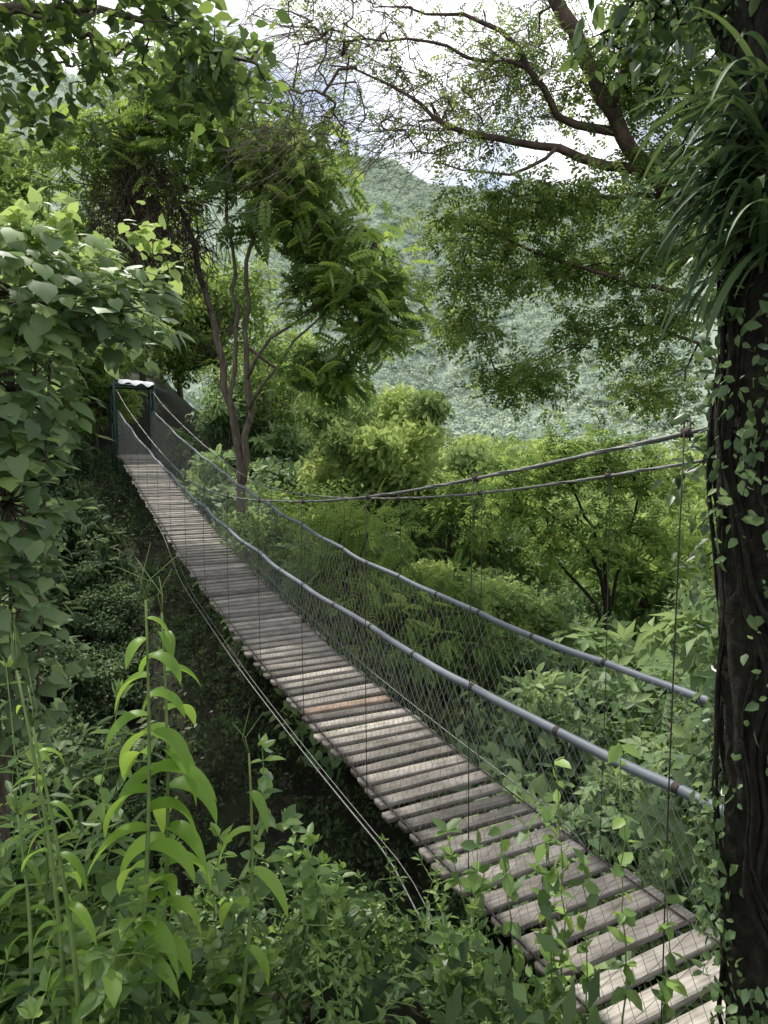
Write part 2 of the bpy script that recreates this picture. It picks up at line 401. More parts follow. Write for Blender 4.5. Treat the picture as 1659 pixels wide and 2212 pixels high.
# ------------------------------------------------------------------ tree growing
def ell(rng, c, r, n, shell=.5):
    d = nrmz(rng.normal(size=(n, 3))); rad = rng.uniform(shell ** 3, 1, size=(n, 1)) ** (1/3)
    return A_(c) + d * rad * A_(r)
def resample(P, step):
    P = np.asarray(P, float); out = [P[0]]
    for a, b in zip(P[:-1], P[1:]):
        k = max(1, int(np.linalg.norm(b - a) / step))
        for i in range(1, k + 1): out.append(a + (b - a) * i / k)
    out = A_(out)
    if len(out) > 6:
        o2 = out.copy()
        for _ in range(2): o2[1:-1] = (o2[:-2] + 2 * o2[1:-1] + o2[2:]) / 4
        out = o2
    return out
def grow(rng, g, mains, attr, rtip=.008, step=.3, jit=.12, expo=.45, skip=3, sides=5, sag=.0):
    nodes = []; fixed = []; ok = []
    for (P, r0, r1) in mains:
        P = resample(P, step); m = len(P)
        P[1:-1] += rng.normal(size=(m - 2, 3)) * step * .1
        rr = r0 + (r1 - r0) * (np.linspace(0, 1, m) ** .8)
        g.tube(P, rr, max(sides + 3, 8), tint=.5)
        for i in range(m):
            nodes.append(P[i]); fixed.append(rr[i]); ok.append(i >= skip)
    base = np.array(nodes); okb = np.array(ok)
    dd = np.linalg.norm(attr[:, None] - base[None][:, okb], axis=-1).min(1)
    order = np.argsort(dd); paths = []
    nod = np.zeros((len(nodes) + len(attr) * 14, 3)); nod[:len(nodes)] = base; okk = np.zeros(len(nod), bool); okk[:len(nodes)] = okb
    nn = len(nodes); cnt = np.zeros(len(nod)); parr = -np.ones(len(nod), int); tips = []; tdir = []
    for a in order:
        A0 = attr[a]; d = np.linalg.norm(nod[:nn] - A0, axis=1); d[~okk[:nn]] = 1e9
        p = int(np.argmin(d)); L = d[p]
        k = int(min(12, max(2, L / step))); P0 = nod[p]
        u = np.linspace(0, 1, k + 1)[1:, None]
        Q = P0 + (A0 - P0) * u + rng.normal(size=3) * jit * L * np.sin(u * math.pi) + rng.normal(size=(k, 3)) * .03 * L + A_([0, 0, -sag * L]) * np.sin(u * math.pi)
        ids = []; pr = p
        for i in range(k):
            nod[nn] = Q[i]; parr[nn] = pr; okk[nn] = True; pr = nn; ids.append(nn); nn += 1
        paths.append((p, ids)); tips.append(Q[-1]); tdir.append(Q[-1] - (Q[-2] if k > 1 else P0))
        x = pr
        while x >= 0: cnt[x] += 1; x = parr[x]
    for p, ids in paths:
        rr = rtip * cnt[ids] ** expo
        rp = fixed[p] if p < len(fixed) else rtip * cnt[p] ** expo
        g.tube(np.vstack([nod[p], nod[ids]]), np.concatenate([[min(rp, rr[0] * 1.25)], rr]) * 1.0, sides, tint=.5, cap=False)
    return A_(tips), nrmz(A_(tdir)), nod[len(base):nn]
def sprays(rng, g, tpl, tips, dirs, per, size, spread=.3, droop=.3, up=1.0, jit=.15, wid=1.0):
    n_ = len(tips) * per
    P = np.repeat(tips, per, 0) + rng.normal(size=(n_, 3)) * jit
    d = nrmz(np.repeat(dirs, per, 0) * .5 + rng.normal(size=(n_, 3)) * A_([1, 1, .5]) * spread * 2 + A_([0, 0, -droop]))
    nr = A_([0, 0, up]) + rng.normal(size=(n_, 3)) * .45
    tint = np.repeat(rng.uniform(.15, .75, len(tips)), per) + rng.normal(size=n_) * .18
    g.leaves(tpl, P, d, nr, size * rng.uniform(.65, 1.2, n_), tint, wid)
def make_tree(name, label, tr, crown, Mtr, Mcr, base, extra=()):
    e = bpy.data.objects.new(name, None); COL.objects.link(e); e.location = base
    top(e, label, "tree")
    for nm, gg, mt, smo in [("trunk", tr, Mtr, True), ("crown", crown, Mcr, False)] + list(extra):
        o = bpy.data.objects.new(nm, gg.mesh(nm, mt, smo)); COL.objects.link(o); o.parent = e
        o.matrix_parent_inverse = Matrix.Translation(-Vector(base))
    return e
def blobs(rng, bl, shell=.35):
    return np.vstack([ell(rng, b[:3], b[3:6], b[6], shell) for b in bl])

# --- tree by the far side with pinnate leaves
r = np.random.default_rng(11); gt = G(); gc = G()
B1 = [(-4.0,14,6.2,1.5,1.5,.8,44),(-2.2,14,5.6,1.0,1.4,.6,40),(-2.0,13.8,4.6,.9,1.2,.35,24),(-.7,14,4.1,.8,1,.22,22),(-.5,13.6,3.2,.9,1,.22,22),
      (-.1,13.4,2.4,.65,.9,.2,20),(-1.5,13.7,1.6,.8,.9,.18,14),(-1.4,14,3.4,.5,.9,.2,10),(-4.6,14.4,5.0,1.1,1.2,.7,16),(-5.9,14.5,6.0,1.0,1.2,.8,30),
      (-3.2,14,7.1,1.2,1.2,.45,20),(-4.8,14.4,7.3,1.4,1.2,.7,26),(-1.35,14,5.3,.55,.9,.4,16),(.3,13.6,3.2,.35,.7,.2,10),(-.9,13.4,1.6,.4,.6,.15,6)]
at = blobs(r, B1)
zb = float(Hh(-2.9, 14)) - .2
mains = [([(-2.9,14,zb),(-2.92,14,-1.5),(-2.95,14,.4),(-3.3,14,1.8),(-3.55,14.05,3.2),(-3.8,14.1,4.4),(-4.6,14.2,5.7),(-5.3,14.3,6.7)], .125, .035),
         ([(-2.9,14,-.6),(-2.72,13.95,.8),(-2.75,13.9,2.6),(-2.65,13.9,4.2),(-2.4,14,5.6),(-2.2,14,6.2)], .08, .025),
         ([(-2.75,13.9,1.5),(-2.2,13.8,2.3),(-1.5,13.7,2.75),(-.9,13.6,3.0)], .045, .018),
         ([(-2.75,13.9,.9),(-2.3,13.8,1.4),(-1.9,13.7,2.2),(-1.3,13.7,2.5),(-.4,13.6,3.7)], .038, .013),
         ([(-2.94,14,.1),(-3.1,13.9,1.2),(-2.95,13.9,2.8),(-3.1,14,4.5),(-3.2,14,6.2)], .055, .025)]
tp, td, nd = grow(r, gt, mains, at, .009, .4, skip=6)
sprays(r, gc, PINN, tp, td, 7, .44, .5, .12, jit=.24)
sel = nd[r.choice(len(nd), 280)]; sprays(r, gc, PINN, sel, r.normal(size=(len(sel), 3)), 2, .4, .45, .2, jit=.12)
gd = G()
for c in [(-4.3,13.6,5.2),(-3.9,13.6,4.6),(-4.6,13.7,4.3),(-5.0,13.8,5.6),(-5.2,13.9,4.6),(-4.2,13.5,3.8)]:
    for _ in range(110):
        p = A_(c) + r.normal(size=3) * A_([.4,.3,.4]); v = nrmz(r.normal(size=3) + A_([0,0,-1.2])); L_ = r.uniform(.4, 1.1)
        q1 = p + v * L_ * .5 + r.normal(size=3) * .08; gd.tube([p, q1, p + v * L_ + r.normal(size=3) * .15 + A_([0,0,-.1])], .009, 3, cap=False)
make_tree("rain_tree", "slim multi-stemmed tree with feathery compound leaves beside the bridge", gt, gc, M_bark, M_tree, (-2.9,14,zb), [("dead_vines", gd, M_dead, False)])

# --- reddish limbed tree
r = np.random.default_rng(21); gt = G(); gc = G()
BL = [(1.0,8,2.65,.65,1,.18,26),(2.0,8,2.75,.8,1,.2,34),(1.25,8,1.98,.6,.9,.16,24),(2.3,8,2.15,.7,.9,.2,30),(.9,8,1.5,.3,.6,.12,12),(1.6,8,.85,.5,.7,.18,22),
      (2.9,8,1.5,.5,.9,.3,24),(3.2,8.2,.7,.45,.8,.25,16),(2.1,7.8,1.4,.25,.5,.15,8),(3.1,8,3.1,.6,1,.4,36),(3.3,8,2.4,.5,.8,.35,24),
      (2.9,7.8,4.4,.5,.8,.6,50),(3.5,7.8,4.3,.6,.8,.8,40),(1.9,8,4.9,.5,.8,.2,16),(1.3,8,4.1,.5,.8,.3,14),(2.2,8,4.0,.4,.8,.25,12)]
BS = [(.9,8,4.1,1.0,.8,.7,100),(1.9,8,4.2,.7,.8,.5,40),(-.3,8,4.0,1.0,.8,.6,100),(-.6,7.7,4.7,1.0,.8,.4,70),(.6,7.8,3.4,.9,.6,.25,40),(-.9,7.8,3.6,.6,.6,.4,40)]
a1 = blobs(r, BL); a2 = blobs(r, BS)
mains = [([(4.75,8.2,-5.8),(4.65,8.1,-2),(4.55,8,0),(4.3,8,1.5),(3.7,8,2.5),(2.95,8,3.2),(2.55,8,3.75),(2.3,7.9,4.2),(1.95,7.8,4.7),(1.6,7.8,5.3),(1.3,7.8,6)], .16, .075),
         ([(2.95,8,3.15),(2.45,7.9,3.2),(1.95,7.85,3.3),(1.63,7.8,3.4),(1.0,7.8,3.45),(.55,7.8,3.65),(.1,7.8,4.05),(-.6,7.8,4.2)], .065, .007),
         ([(2.6,8,3.6),(2.1,7.9,3.55),(1.75,7.8,3.85),(1.6,7.8,4.2),(1.3,7.8,4.6),(.7,7.8,4.75),(.0,7.8,4.8)], .055, .007),
         ([(4.3,8,1.4),(3.3,7.9,1.85),(2.55,7.8,1.95),(1.7,7.8,2.2),(1.2,7.8,2.5),(.65,7.8,2.6)], .045, .01),
         ([(4.5,8,.4),(3.4,7.9,1.4),(2.6,7.9,1.5),(2.2,7.8,1.25),(1.8,7.8,1.05)], .035, .009),
         ([(3.1,8,2.9),(2.4,8,2.95),(1.9,7.8,2.7),(1.3,7.8,2.9)], .035, .01),
         ([(2.5,7.9,3.8),(2.75,7.8,4.4),(2.8,7.8,5.0),(2.7,7.9,6)], .07, .04),
         ([(1.9,7.8,3.35),(1.6,7.6,3.0),(1.1,7.6,2.95),(.6,7.6,3.1)], .025, .007),
         ([(1.62,7.8,4.15),(1.1,7.7,4.2),(.5,7.7,4.35),(-.2,7.7,4.45),(-.9,7.7,4.35)], .025, .006)]
tp, td, nd = grow(r, gt, mains, np.vstack([a1, a2]), .0034, .2, .25, skip=6, expo=.42)
for _ in range(1100):
    b = nd[r.integers(len(nd))]
    if b[2] < 3.2 or b[0] > 2.3: continue
    v = nrmz(A_([-1.0, r.normal()*.3, r.normal()*.7])); L_ = r.uniform(.4, 1.2); cv = r.normal(size=3)*.35*L_
    uu = np.linspace(0, 1, 6)[:, None]; P = b + v*L_*uu + cv*np.sin(uu*math.pi)*.6 + A_([0,0,-.2*L_])*uu**2
    gt.tube(P, .005*(1-.7*uu[:, 0]), 3, cap=False)
lo = (tp[:, 2] < 3.1) | (tp[:, 0] > 2.2)
sprays(r, gc, SPRIG, tp[lo], td[lo], 9, .18, .45, .25, jit=.14)
nl = nd[(nd[:, 2] < 3.1) | (nd[:, 0] > 2.4)]; sel = nl[r.choice(len(nl), 800)]; sprays(r, gc, SPRIG, sel, r.normal(size=(len(sel), 3)), 4, .16, .5, .2, jit=.11)
hi = ~lo; md = hi & (tp[:, 0] > .6)
sprays(r, gc, SPRIG, tp[md], td[md], 6, .13, .5, .25, jit=.12)
sprays(r, gc, SPRIG, tp[hi & ~md][::2], td[hi & ~md][::2], 5, .12, .5, .25, jit=.1)
make_tree("gumbo_tree", "spreading tree with reddish brown crooked limbs and fine leaves", gt, gc, M_redbark, M_red, (4.75,8.2,-5.8))

# --- small crooked tree lower down on the right bank
r = np.random.default_rng(25); gt = G(); gc = G()
zb = float(Hh(4.8, 14.2)) - .2
at = blobs(r, [(3.0,14,-.5,.9,.8,.35,36),(4.2,14,-.1,1.0,.8,.4,44),(5.4,14,-.5,.9,.8,.4,34),(2.4,13.8,-1.1,.6,.6,.3,20),(3.6,13.7,-1.6,.9,.6,.4,26),(5.2,13.7,-1.7,.9,.6,.4,26)])
mains = [([(4.8,14.2,zb),(4.7,14.2,-3.2),(4.5,14.1,-2.3),(3.9,14,-1.6),(3.2,14,-1.1),(2.7,14,-.8)], .09, .02),
         ([(4.75,14.2,-3.4),(4.6,14.1,-2.1),(4.0,14,-1.0),(3.6,14,-.4)], .05, .02),
         ([(4.78,14.2,-3.8),(4.3,14.1,-2.9),(3.6,14,-2.3),(3.0,14,-1.5)], .05, .02),
         ([(4.8,14.2,-3.2),(5.0,14.1,-2.0),(5.2,14,-1.2),(5.3,14,-.5)], .05, .02)]
tp, td, nd = grow(r, gt, mains, at, .008, .3, skip=3)
sprays(r, gc, SPRIG, tp, td, 10, .3, .45, .2, jit=.24)
make_tree("crooked_tree", "small tree with several dark crooked stems and light foliage", gt, gc, M_darkbark, M_forest, (4.8,14.2,zb))

# --- dark trunk with strap-leaved epiphyte
r = np.random.default_rng(31); gt = G(); gc = G()
def tx(z): return 1.115 - .05 * np.minimum(z, 0) + .012 * np.sin(z * 2.1)
zt = np.linspace(-3.4, 2.4, 160); ang_ = np.linspace(0, 2*math.pi, 48, endpoint=False)
Zg, Ag = np.meshgrid(zt, ang_, indexing='ij')
Rg = .15 + .008*np.sin(Zg*5+Ag) + .006*np.sin(Ag*5+4*np.sin(Zg*2.3)) + .006*np.sin(Ag*9+Zg*6) + r.normal(size=Zg.shape)*.004
V = np.stack([tx(Zg) + Rg*np.cos(Ag), 1.93 + .02*np.sin(Zg*1.9) + Rg*np.sin(Ag), Zg], -1)
i, j = np.meshgrid(np.arange(159), np.arange(48), indexing='ij'); j2 = (j+1) % 48
q = np.stack([i*48+j, i*48+j2, (i+1)*48+j2, (i+1)*48+j], -1).reshape(-1, 4); gt.add(V, q, [4]*len(q), .5)
for i in range(20):
    ph = r.uniform(0, 6.28); zz_ = np.linspace(-3.2, 2.4, 80); an = ph + .9*np.sin(zz_*r.uniform(.6,1.8)+ph) + .25*np.sin(zz_*5+ph) + .1*np.sin(zz_*15+ph)
    Rr = .158 + r.uniform(0,.02) + .01*np.sin(zz_*7+ph)
    gt.tube(np.stack([tx(zz_) + Rr*np.cos(an), 1.93 + .02*np.sin(zz_*1.9) + Rr*np.sin(an), zz_], -1), r.uniform(.002,.009), 6)
at = blobs(r, [(.85,2.3,1.5,.3,.35,.15,24),(1.1,2.3,1.5,.3,.35,.25,40),(1.0,2.2,1.25,.2,.3,.15,18),(1.35,2.6,.9,.2,.3,.5,30),(1.36,2.75,-.1,.14,.25,.5,30),(1.15,2.5,1.0,.2,.3,.25,22)])
tp, td, nd = grow(r, gt, [([(1.1,1.95,.7),(1.03,2.05,1.1),(.9,2.2,1.45),(.7,2.4,1.7)], .03, .008),([(1.13,1.95,.5),(1.2,2.2,.9),(1.25,2.4,1.3)], .025, .008),([(1.18,2.0,-.9),(1.28,2.3,-.5),(1.35,2.6,0)], .012, .004)], at, .0025, .1, skip=1)
sprays(r, gc, LEAF, tp, td, 8, .075, .5, .5, jit=.06)
make_tree("fig_tree", "dark mossy trunk wrapped in roots and vines", gt, gc, M_darkbark, M_dark, (1.28,1.93,-3.4))
g = G()
for c, n_ in (((.98,1.82,.72),110),((1.0,1.83,.56),80),((1.02,1.82,.88),60)):
    for _ in range(n_):
        az = r.uniform(math.radians(110), math.radians(270)); el = r.uniform(-.2, 1.2)
        d = (math.cos(az)*math.cos(el), math.sin(az)*math.cos(el)*.8, math.sin(el))
        if d[1] < -.45: continue
        b = A_(c) + r.normal(size=3)*.04
        g.ribbon(b, d, r.uniform(.18,.4), r.uniform(.012,.021), r.uniform(1.5,2.7), r.uniform(.0,1.0), 10, .12, twist=r.normal()*.6)
e = top(obj("strap_leaf_epiphyte", g.mesh("strap_leaf_epiphyte", M_strap, True)), "clump of long arching strap leaves growing on the dark trunk", "plant")
g = G(); n_ = 4600
zv = r.uniform(-2.8, 1.6, n_); an = r.uniform(1.8, 5.4, n_)
out_ = np.stack([np.cos(an), np.sin(an), 0*an], -1)
pv = np.stack([tx(zv), 1.93 + 0*zv, zv], -1) + out_ * r.uniform(.155,.23,(n_,1))
cl = (np.sin(zv*3.1+an*2) + .6*np.sin(zv*7-an*3) + r.normal(size=n_)*.4 > .1); pv, out2 = pv[cl], out_[cl]
m_ = len(pv)
g.leaves(LEAF, pv, A_([0,0,-.7]) + r.normal(size=(m_,3))*.8 + out2*.4, out2 + r.normal(size=(m_,3))*.5, r.uniform(.015,.05,m_), r.uniform(.0,.6,m_), 1.2)
top(obj("climbing_vine", g.mesh("climbing_vine", M_under)), "leafy vine climbing the dark mossy trunk", "vine")

# --- overhanging tree at upper corner
r = np.random.default_rng(41); gt = G(); gc = G()
at = blobs(r, [(-2.0,4,2.35,.5,.6,.22,40),(-1.45,4,2.5,.5,.6,.18,40),(-1.15,4,2.1,.3,.5,.12,20),(-.85,4.1,2.2,.22,.4,.1,18),(-2.2,4.1,2.0,.3,.5,.12,14),(-1.7,4.4,2.8,.6,.6,.25,24),(-2.2,4.2,2.6,.4,.5,.15,16)])
tp, td, nd = grow(r, gt, [([(-3.5,4.3,-1.0),(-3.5,4.3,1),(-3.2,4.2,2.1),(-2.6,4.1,2.5),(-2.0,4.1,2.55),(-1.4,4.05,2.45),(-.95,4.1,2.3)], .12, .01)], at, .0035, .2, skip=6)
sprays(r, gc, LEAF, tp, td, 8, .105, .5, .35, jit=.08, wid=1.3)
make_tree("broadleaf_tree", "overhanging branches with broad pointed dark leaves", gt, gc, M_bark, M_over, (-3.5,4.3,-1.0))

# --- heart leaf shrub
r = np.random.default_rng(51); g = G(); gs = G()
bl = [(-3.2,6.2,1.4,1.15,1.1,.58,560),(-2.45,6.4,1.3,.6,.8,.4,220),(-3.1,5.8,.5,.6,.9,.7,400),(-3.1,5.6,-.4,.6,.8,.7,400),(-3.2,5.4,-1.2,.55,.7,.6,260),(-4.2,6.5,.8,1.0,1.4,1.2,250),(-3.5,6.0,-1.9,.8,.6,.7,200)]
for b in bl:
    c = A_(b[:3]); rr = A_(b[3:6]); d = nrmz(r.normal(size=(b[6], 3))); d[:, 1] = np.where(r.random(b[6]) < .7, -np.abs(d[:, 1]), d[:, 1])
    P = c + d * rr * r.uniform(.6, 1.1, (b[6], 1)) * (1 + .16*np.sin(d[:, :1]*7)*np.sin(d[:, 2:]*6))
    dr = nrmz(d * A_([1,1,.2]) + A_([0,0,-.35]) + r.normal(size=P.shape) * .45)
    nr = nrmz(d * .5 + A_([0,0,1.1])) + r.normal(size=P.shape) * .3
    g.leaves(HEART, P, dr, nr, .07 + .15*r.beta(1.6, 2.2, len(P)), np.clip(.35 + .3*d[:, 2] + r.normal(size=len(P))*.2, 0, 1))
    for p in P[::7]:
        gs.tube([p, p*.6 + c*.4 + A_([0,0,-.05]), c], [.003,.006,.012], 4, cap=False)
for k in range(34):
    b = A_([r.uniform(-4,-2.0), 6.2 + r.normal()*.3, 1.75]); h = r.uniform(.1,.38); tp_ = b + A_([r.normal()*.1, r.normal()*.1, h])
    gs.tube([b, tp_], [.006,.002], 4, cap=False); m_ = 14; uu = r.uniform(-.3,1.05,(m_,1))
    g.leaves(HEART, b + (tp_-b)*uu + r.normal(size=(m_,3))*.06, r.normal(size=(m_,3)) + A_([0,0,.1]), A_([0,0,1.]) + r.normal(size=(m_,3))*.3, r.uniform(.06,.15,m_), r.uniform(.6,1,m_))
for k in range(5):
    b0 = A_([-3.9 + .12*k, 6.3 - .1*k, Hh(-3.9+.12*k, 6.3-.1*k)-.1]); gs.tube([b0, (b0 + A_([-3.4,6,.3]))/2 + r.normal(size=3)*.15, A_([-3.3 + r.normal()*.3, 6, .8])], [.03,.02,.012], 6)
e = bpy.data.objects.new("heart_leaf_shrub", None); COL.objects.link(e); e.location = (-3.3,6.2,-2.2)
top(e, "tall bush with large heart-shaped leaves on the ravine bank", "shrub")
for nm, gg, mt in (("foliage", g, M_shrub), ("stems", gs, M_bark)):
    o = bpy.data.objects.new(nm, gg.mesh(nm, mt)); COL.objects.link(o); o.parent = e; o.matrix_parent_inverse = Matrix.Translation((3.3,-6.2,2.2))

# ------------------------------------------------------------------ instanced trees & shrubs
def crown_lobes(rng, nl, R_, Hc, zc, per, tpl, size, gg, gt=None, fork=None, droop=.3, lobe=(.16,.32)):
    for i in range(nl):
        d = nrmz(rng.normal(size=3)); c = d * A_([R_, R_, Hc]) * rng.uniform(.3, .95) + A_([0, 0, zc])
        lr = R_ * rng.uniform(*lobe) * A_([1, 1, .55])
        m = int(per * rng.uniform(.5, 1.3))
        dd = nrmz(rng.normal(size=(m, 3))); P = c + dd * lr * rng.uniform(.3, 1.4, (m, 1))
        dr = nrmz(dd + rng.normal(size=(m, 3)) * .6 + A_([0, 0, -droop])); nr = dd * .7 + A_([0, 0, 1.0]) + rng.normal(size=(m, 3)) * .4
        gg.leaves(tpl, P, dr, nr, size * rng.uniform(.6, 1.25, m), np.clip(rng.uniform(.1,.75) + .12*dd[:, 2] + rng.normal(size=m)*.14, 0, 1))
        if gt is not None:
            gt.tube([fork, (fork + c) / 2 + rng.normal(size=3) * .08 * R_ - A_([0,0,.05*R_]), c, c + d * lr * .7], [.045*R_*.4, .03*R_*.4, .014*R_*.4, .004], 5, cap=False)
def tree_tpl(seed, Ht, R_, per, tpl, size, nl=18, mcr=M_forest, mtr=M_bark):
    rng = np.random.default_rng(seed); gc = G(); gt = G(); f = A_([rng.normal()*.2, rng.normal()*.2, Ht*.42])
    gt.tube([A_([0,0,-.6]), A_([rng.normal()*.1, rng.normal()*.1, Ht*.2]), f, A_([0,0,Ht*.75])], [.03*Ht*.6, .022*Ht*.6, .016*Ht*.6, .006*Ht], 8)
    crown_lobes(rng, nl, R_, Ht*.38, Ht*.6, per, tpl, size, gc, gt, f)
    return gt.mesh("trunk", mtr, True), gc.mesh("crown", mcr)
def place(name, label, cat, group, tms, x, y, sc, rot, zoff=0, parts=("trunk", "crown")):
    e = bpy.data.objects.new(name, None); COL.objects.link(e)
    e.location = (x, y, float(Hh(x, y)) + zoff); e.scale = (sc, sc, sc * R.uniform(.9, 1.1)); e.rotation_euler = (R.normal()*.04, R.normal()*.04, rot)
    top(e, label, cat, group)
    for nm, me in zip(parts, tms):
        o = bpy.data.objects.new(nm, me); COL.objects.link(o); o.parent = e
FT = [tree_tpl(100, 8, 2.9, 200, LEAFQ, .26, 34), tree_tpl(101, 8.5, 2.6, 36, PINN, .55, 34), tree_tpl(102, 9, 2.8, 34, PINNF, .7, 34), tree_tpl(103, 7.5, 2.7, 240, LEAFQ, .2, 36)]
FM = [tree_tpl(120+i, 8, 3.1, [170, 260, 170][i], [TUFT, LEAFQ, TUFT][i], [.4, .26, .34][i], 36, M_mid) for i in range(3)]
placed = []
def try_place(x, y, dmin):
    for (a, b) in placed:
        if (a-x)**2 + (b-y)**2 < dmin*dmin: return False
    placed.append((x, y)); return True
cnt = 0
for _ in range(1500):
    y = R.uniform(17, 50); x = R.uniform(-.62, -.1) * y; s_, t_ = st_of(x, y)
    if s_ < 23 and abs(t_) < 3.4: continue
    if y < 23 and x / y > -.45: continue
    if s_ < 14 and t_ > -4: continue
    if try_place(x, y, 3.0 if y < 30 else 4.6):
        sc = R.uniform(.75, 1.25)
        mid = R.random() < (.65 if x / y < -.42 else .3)
        tm = FM[R.integers(3)] if mid else FT[R.integers(4)]
        place("forest_tree", "leafy green tree in dense hillside forest", "tree", "forest trees on the slope", tm, x, y, sc, R.uniform(0, 6.28), -.5); cnt += 1
    if cnt > 56: break
cnt = 0
for _ in range(2500):
    y = 21 + 85 * R.random() ** 1.3; x = R.uniform(-.13, .55) * y; s_, t_ = st_of(x, y)
    if t_ < 5: continue
    if try_place(x, y, 3.2 if y < 45 else 6.0):
        a_ = x / y
        tgt = np.interp(a_, [-.13,-.03,.1,.3,.55], [.13,.10,.065,.03,.05]) * np.interp(y, [20,35,55], [-.1,.7,1.0]) + R.uniform(-.05, .01)
        gz = float(Hh(x, y)); sc = float(np.clip((tgt * y - gz) / 8.2, .55, 1.9))
        tm = FM[R.integers(3)] if (y > 30 or R.random() < .75) else FT[R.integers(4)]
        place("valley_tree", "pale green tree in the valley below the bridge", "tree", "trees in the valley", tm, x, y, sc, R.uniform(0, 6.28), -.5); cnt += 1
    if cnt > 95: break
for (x, y, sc) in ((-.45,12.0,.58),(-1.3,13.4,.62),(.7,10.8,.48),(1.7,12.5,.5),(3.2,17,.6),(6.5,17,.65),(1.4,16.5,.62),(-.3,17.5,.75),(8.5,18,.7),(-9.7,20.2,.4),(-9.4,22.5,.5)):
    place("forest_tree", "small leafy tree growing beside the bridge", "tree", "forest trees on the slope", (FT+FM[:1])[int(R.integers(5))], x, y, sc, R.uniform(0, 6.28), -.1)
def shrub_tpl(seed, tpl, size, per, mcr=M_under, nl=20):
    rng = np.random.default_rng(seed); gc = G(); gt = G()
    for k in range(5): 
        a = rng.uniform(0, 6.28); gt.tube([A_([0,0,-.3]), A_([.3*math.cos(a),.3*math.sin(a),.8]), A_([.7*math.cos(a),.7*math.sin(a),1.7])], [.03,.02,.006], 5)
    crown_lobes(rng, nl, 1.1, 1.05, 1.35, per, tpl, size, gc, gt, A_([0,0,.4]), lobe=(.2,.4))
    return gt.mesh("stems", M_bark, True), gc.mesh("foliage", mcr)
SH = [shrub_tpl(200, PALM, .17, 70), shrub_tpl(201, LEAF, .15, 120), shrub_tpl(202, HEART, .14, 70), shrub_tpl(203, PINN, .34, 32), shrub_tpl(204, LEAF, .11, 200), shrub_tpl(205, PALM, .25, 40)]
SD = [shrub_tpl(211, LEAF, .13, 110, M_gully_shade), shrub_tpl(213, PINN, .34, 28, M_gully_shade), shrub_tpl(214, LEAF, .1, 170, M_gully_shade)]
SHL = "leafy green shrub growing on the ravine slope"
placed = []; cnt = 0
for s_, t_, sc in ((8.6,1.75,.95),(9.7,2.0,1.2),(10.9,1.9,1.15),(12.2,2.1,1.3),(13.6,1.9,1.1),(15,2.0,1.1),(16.5,1.9,1.0),(7.4,2.0,1.1),
                   (9.5,-1.6,.9),(11.4,-1.6,.8),(12.4,-1.5,.7),(13.3,-1.55,.75),(14.3,-1.5,.65),(15.2,-1.6,.7),(16.2,-1.6,.65),(17.2,-1.7,.6),(7.5,-2.0,.8),(6.2,-2.3,.7),(9.8,-2.8,1),(11.8,-2.7,1),(13.8,-2.6,.9),(15.8,-2.7,.9)):
    p = C0 + D*s_ + Nn*t_; placed.append((p[0], p[1]))
    place("understory_shrub", SHL if t_ > 0 else "green shrub beside the bridge with shade put into its leaf colour", "shrub", "shrubs on the ravine slope", SH[int(R.choice([1,2,3,4]))] if t_ > 0 else SD[int(R.integers(3))], p[0], p[1], sc, R.uniform(0, 6.28), -.1, ("stems", "foliage"))
for _ in range(5000):
    s_ = R.uniform(-1.5, 21); t_ = R.uniform(-6, 11)
    if -1.5 < t_ < 1.75: continue
    p = C0 + D*s_ + Nn*t_
    if t_ < 0 and (math.hypot(p[0], p[1]) < 4.2): continue
    if p[0] > p[1]*.6 + .6 or p[0] < -p[1]*.6 - .6 or p[1] < 4.0: continue
    sc = R.uniform(.85, 1.45)
    if abs(t_) < 2.5: sc = R.uniform(.55, .85)
    if t_ < 0 and s_ < 7:
        sc = min(sc, .6)
        if s_ < 5.5 and R.random() < .6: continue
    if try_place(p[0], p[1], .9 if p[1] < 12 else 1.4):
        lf_ = t_ < 0
        place("understory_shrub", "green shrub beside the bridge with shade put into its leaf colour" if lf_ else SHL, "shrub", "shrubs on the ravine slope", SD[int(R.integers(3))] if lf_ else SH[R.integers(6)], p[0], p[1], sc, R.uniform(0, 6.28), -.1, ("stems", "foliage")); cnt += 1
    if cnt > 175: break
for k, (s_, t_, sc) in enumerate(((3.2,-2.4,.5),(4.1,-3.0,.7),(2.6,-3.1,.4),(5.2,-2.2,.45),(3.6,-1.6,.35),(2.9,-1.6,.3),(4.4,-2.0,.3))):
    p = C0 + D*s_ + Nn*t_; rr = np.random.default_rng(400+k); g = G()
    th = np.linspace(0, math.pi, 12); ph = np.linspace(0, 2*math.pi, 18, endpoint=False); T_, P_ = np.meshgrid(th, ph, indexing='ij')
    dd = np.stack([np.sin(T_)*np.cos(P_), np.sin(T_)*np.sin(P_), np.cos(T_)], -1); a3 = rr.normal(size=(5,3))*2.2
    f = 1 + sum(.12*np.sin(dd @ a + k) for a in a3); V = dd * f[..., None] * A_([1,.8,.6]) * sc
    i, j = np.meshgrid(np.arange(11), np.arange(18), indexing='ij'); j2 = (j+1) % 18
    g.add(V, np.stack([i*18+j, (i+1)*18+j, (i+1)*18+j2, i*18+j2], -1).reshape(-1, 4), [4]*(11*18), .5)
    o = obj("rock", g.mesh("rock", M_rock)); o.location = (p[0], p[1], float(Hh(p[0], p[1])) + .1*sc)
    top(o, "dark mossy boulder on the gully floor", "rock", "rocks in the gully")

